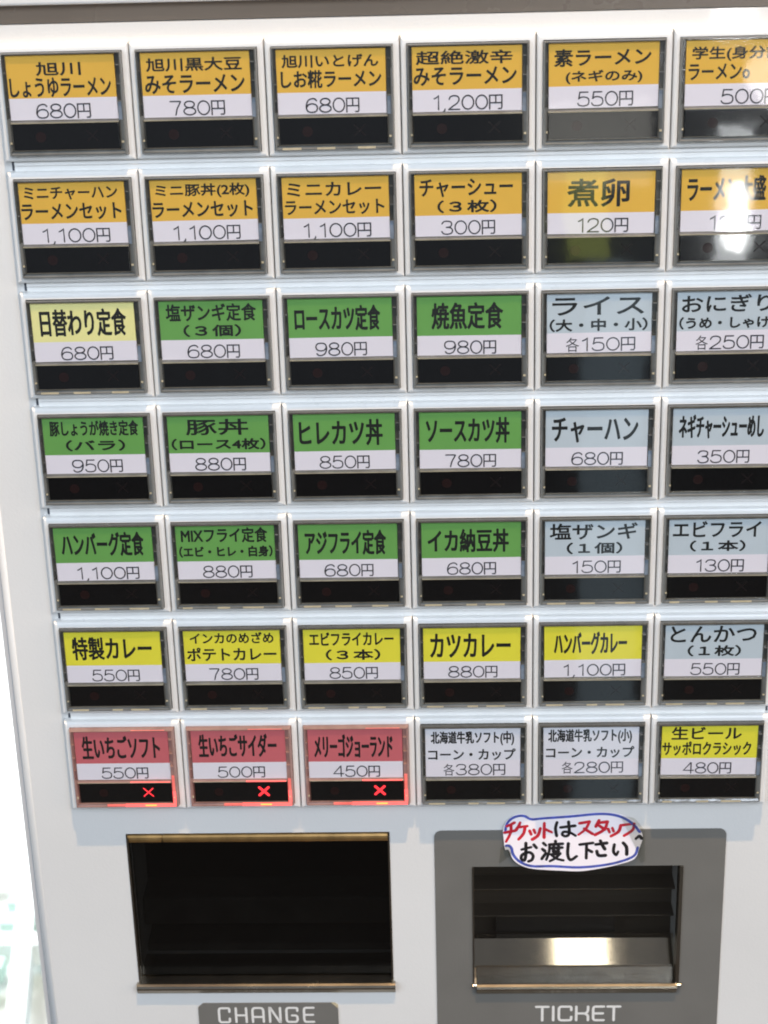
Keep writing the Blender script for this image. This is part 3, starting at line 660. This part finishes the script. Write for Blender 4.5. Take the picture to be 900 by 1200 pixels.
def marks(name, strokes, m, wd, y, jit=.5):
    bm = bmesh.new(); rr = random.Random(3)
    for s in strokes:
        a, b = rr.uniform(.8, 1.0), rr.uniform(.75, 1.1)
        ribbon(bm, [(NX(x)-163.1, NZ(z)+260) for x, z in spline(s, 5)], wd, y, wfun=lambda t, a=a, b=b: a*(1-t)+b*t)
    return mk(name, bm, m, notice, recalc=False)
marks('border_line', [[(100, 150), (106, 112), (128, 84), (165, 68), (200, 68), (238, 84), (300, 80), (450, 71), (600, 60), (695, 72), (765, 108), (806, 152)],
   [(797, 230), (778, 272), (700, 302), (600, 320), (480, 328), (350, 321), (240, 320), (178, 298), (142, 262), (132, 228), (118, 216), (104, 216)]], M['blue_ink'], 1.0, -.13)
marks('red_writing', [[(108, 118), (128, 110), (148, 100)], [(96, 150), (152, 140)], [(130, 110), (128, 150), (104, 195)],
   [(178, 100), (170, 118), (156, 138)], [(168, 124), (216, 118)], [(204, 122), (196, 155), (170, 184)],
   [(228, 142), (236, 160)], [(250, 137), (257, 153)], [(284, 130), (272, 165), (242, 185)],
   [(305, 104), (304, 176)], [(305, 132), (345, 150)],
   [(490, 106), (542, 98)], [(542, 98), (522, 135), (485, 163)], [(515, 133), (560, 160)],
   [(592, 92), (576, 122)], [(588, 105), (636, 100)], [(636, 100), (620, 138), (572, 165)], [(592, 118), (622, 138)],
   [(640, 136), (648, 153)], [(662, 131), (669, 148)], [(706, 118), (694, 150), (655, 172)],
   [(715, 117), (776, 110)], [(776, 110), (768, 142), (724, 170)]], M['red_ink'], 1.12, -.13)
marks('black_writing', [[(372, 100), (364, 130), (370, 168)], [(390, 126), (466, 118)], [(432, 98), (436, 155), (418, 170), (400, 162), (408, 148), (440, 152), (470, 168)],
   [(786, 186), (804, 172), (816, 184)],
   [(186, 236), (236, 224)], [(208, 204), (208, 262), (200, 290), (184, 282), (190, 262), (225, 250), (246, 266), (240, 288), (222, 296)], [(250, 212), (264, 228)],
   [(300, 204), (314, 216)], [(295, 234), (308, 244)], [(292, 284), (302, 270), (314, 256)],
   [(364, 194), (365, 208)], [(332, 212), (402, 208)], [(334, 213), (330, 250), (316, 288)], [(342, 230), (400, 227)], [(355, 220), (354, 247)], [(380, 218), (379, 247)], [(354, 247), (380, 246)],
   [(340, 262), (388, 258)], [(388, 258), (365, 280), (335, 296)], [(345, 265), (370, 283), (406, 292)],
   [(432, 207), (429, 262), (444, 290), (476, 272)],
   [(492, 213), (562, 205)], [(528, 211), (527, 282)], [(530, 236), (556, 250)],
   [(576, 213), (634, 206)], [(600, 194), (612, 218), (624, 236)], [(582, 246), (592, 268), (628, 268)],
   [(674, 214), (670, 248), (684, 266), (694, 250)], [(720, 206), (738, 228), (740, 264)]], M['black_ink'], 1.15, -.14)
bm = bmesh.new(); outline(bm, [(NX(700), NZ(62)), (NX(775), NZ(74)), (NX(832), NZ(140)), (NX(838), NZ(300)), (NX(815), NZ(312)), (NX(795), NZ(250))], -.05, 0)
tp = mk('clear_tape', bm, M['tape'], None, (0, YP-1.6, 0))
tag(tp, 'strip of clear tape over the right end of the handwritten notice', 'tape')
bm = bmesh.new(); outline(bm, [(NX(75), NZ(225)), (NX(125), NZ(205)), (NX(135), NZ(262)), (NX(66), NZ(310))], -.05, 0)
tp = mk('clear_tape', bm, M['tape'], None, (0, YP-1.6, 0))
tag(tp, 'small strip of clear tape at the lower left corner of the handwritten notice', 'tape')

# ================================================================== floor beside the machine and the mint rack
bm = bmesh.new(); box(bm, -4000, 4000, -3500, 800, -1320, -1300)
tag(mk('floor', bm, M['dark_floor']), kind='structure')
bm = bmesh.new(); box(bm, -4000, 4000, 801, 6000, -1320, -1300)
tag(mk('pavement', bm, M['floor']), kind='structure')
rack = bpy.data.objects.new('slatted_rack', None); COL.objects.link(rack); rack.location = (-.46, 1.40, -1.3)
tag(rack, 'pale mint slatted rack, blurred and low, on the bright ground left of the machine', 'rack')
def slat(name, x0, x1, y0, y1, z0, z1, m, rot=0):
    bm = bmesh.new(); box(bm, x0, x1, y0, y1, z0, z1, bev=2)
    o = mk(name, bm, m, rack); o.rotation_euler = (0, 0, math.radians(rot)); return o
def bars(xa, xb, ys, m, h0=30, h1=52):
    for y in ys: slat('slat', xa+460, xb+460, y-1400, y-1400+26, h0, h1, m)
# far panel and near panel, each of parallel slats, between two white rails
bars(-452, -330, [1395, 1440, 1490], M['mint'])
bars(-620, -426, [1210, 1252, 1300], M['mint'])
for (x0, x1, y) in ((-640, -330, 1355), (-640, -330, 1540)):
    slat('rail', x0+460, x1+460, y-1400-14, y-1400+14, 26, 58, M['mintwhite'])
bm = bmesh.new(); box(bm, -12, 12, -240, 160, 34, 60, bev=2)
o = mk('rail', bm, M['mintwhite'], rack, (42, 0, 0)); o.rotation_euler = (0, 0, math.radians(9))
for x in (-170, 120):
    for y in (-190, 150): slat('leg', x, x+24, y, y+24, 0, 30, M['mintwhite'])
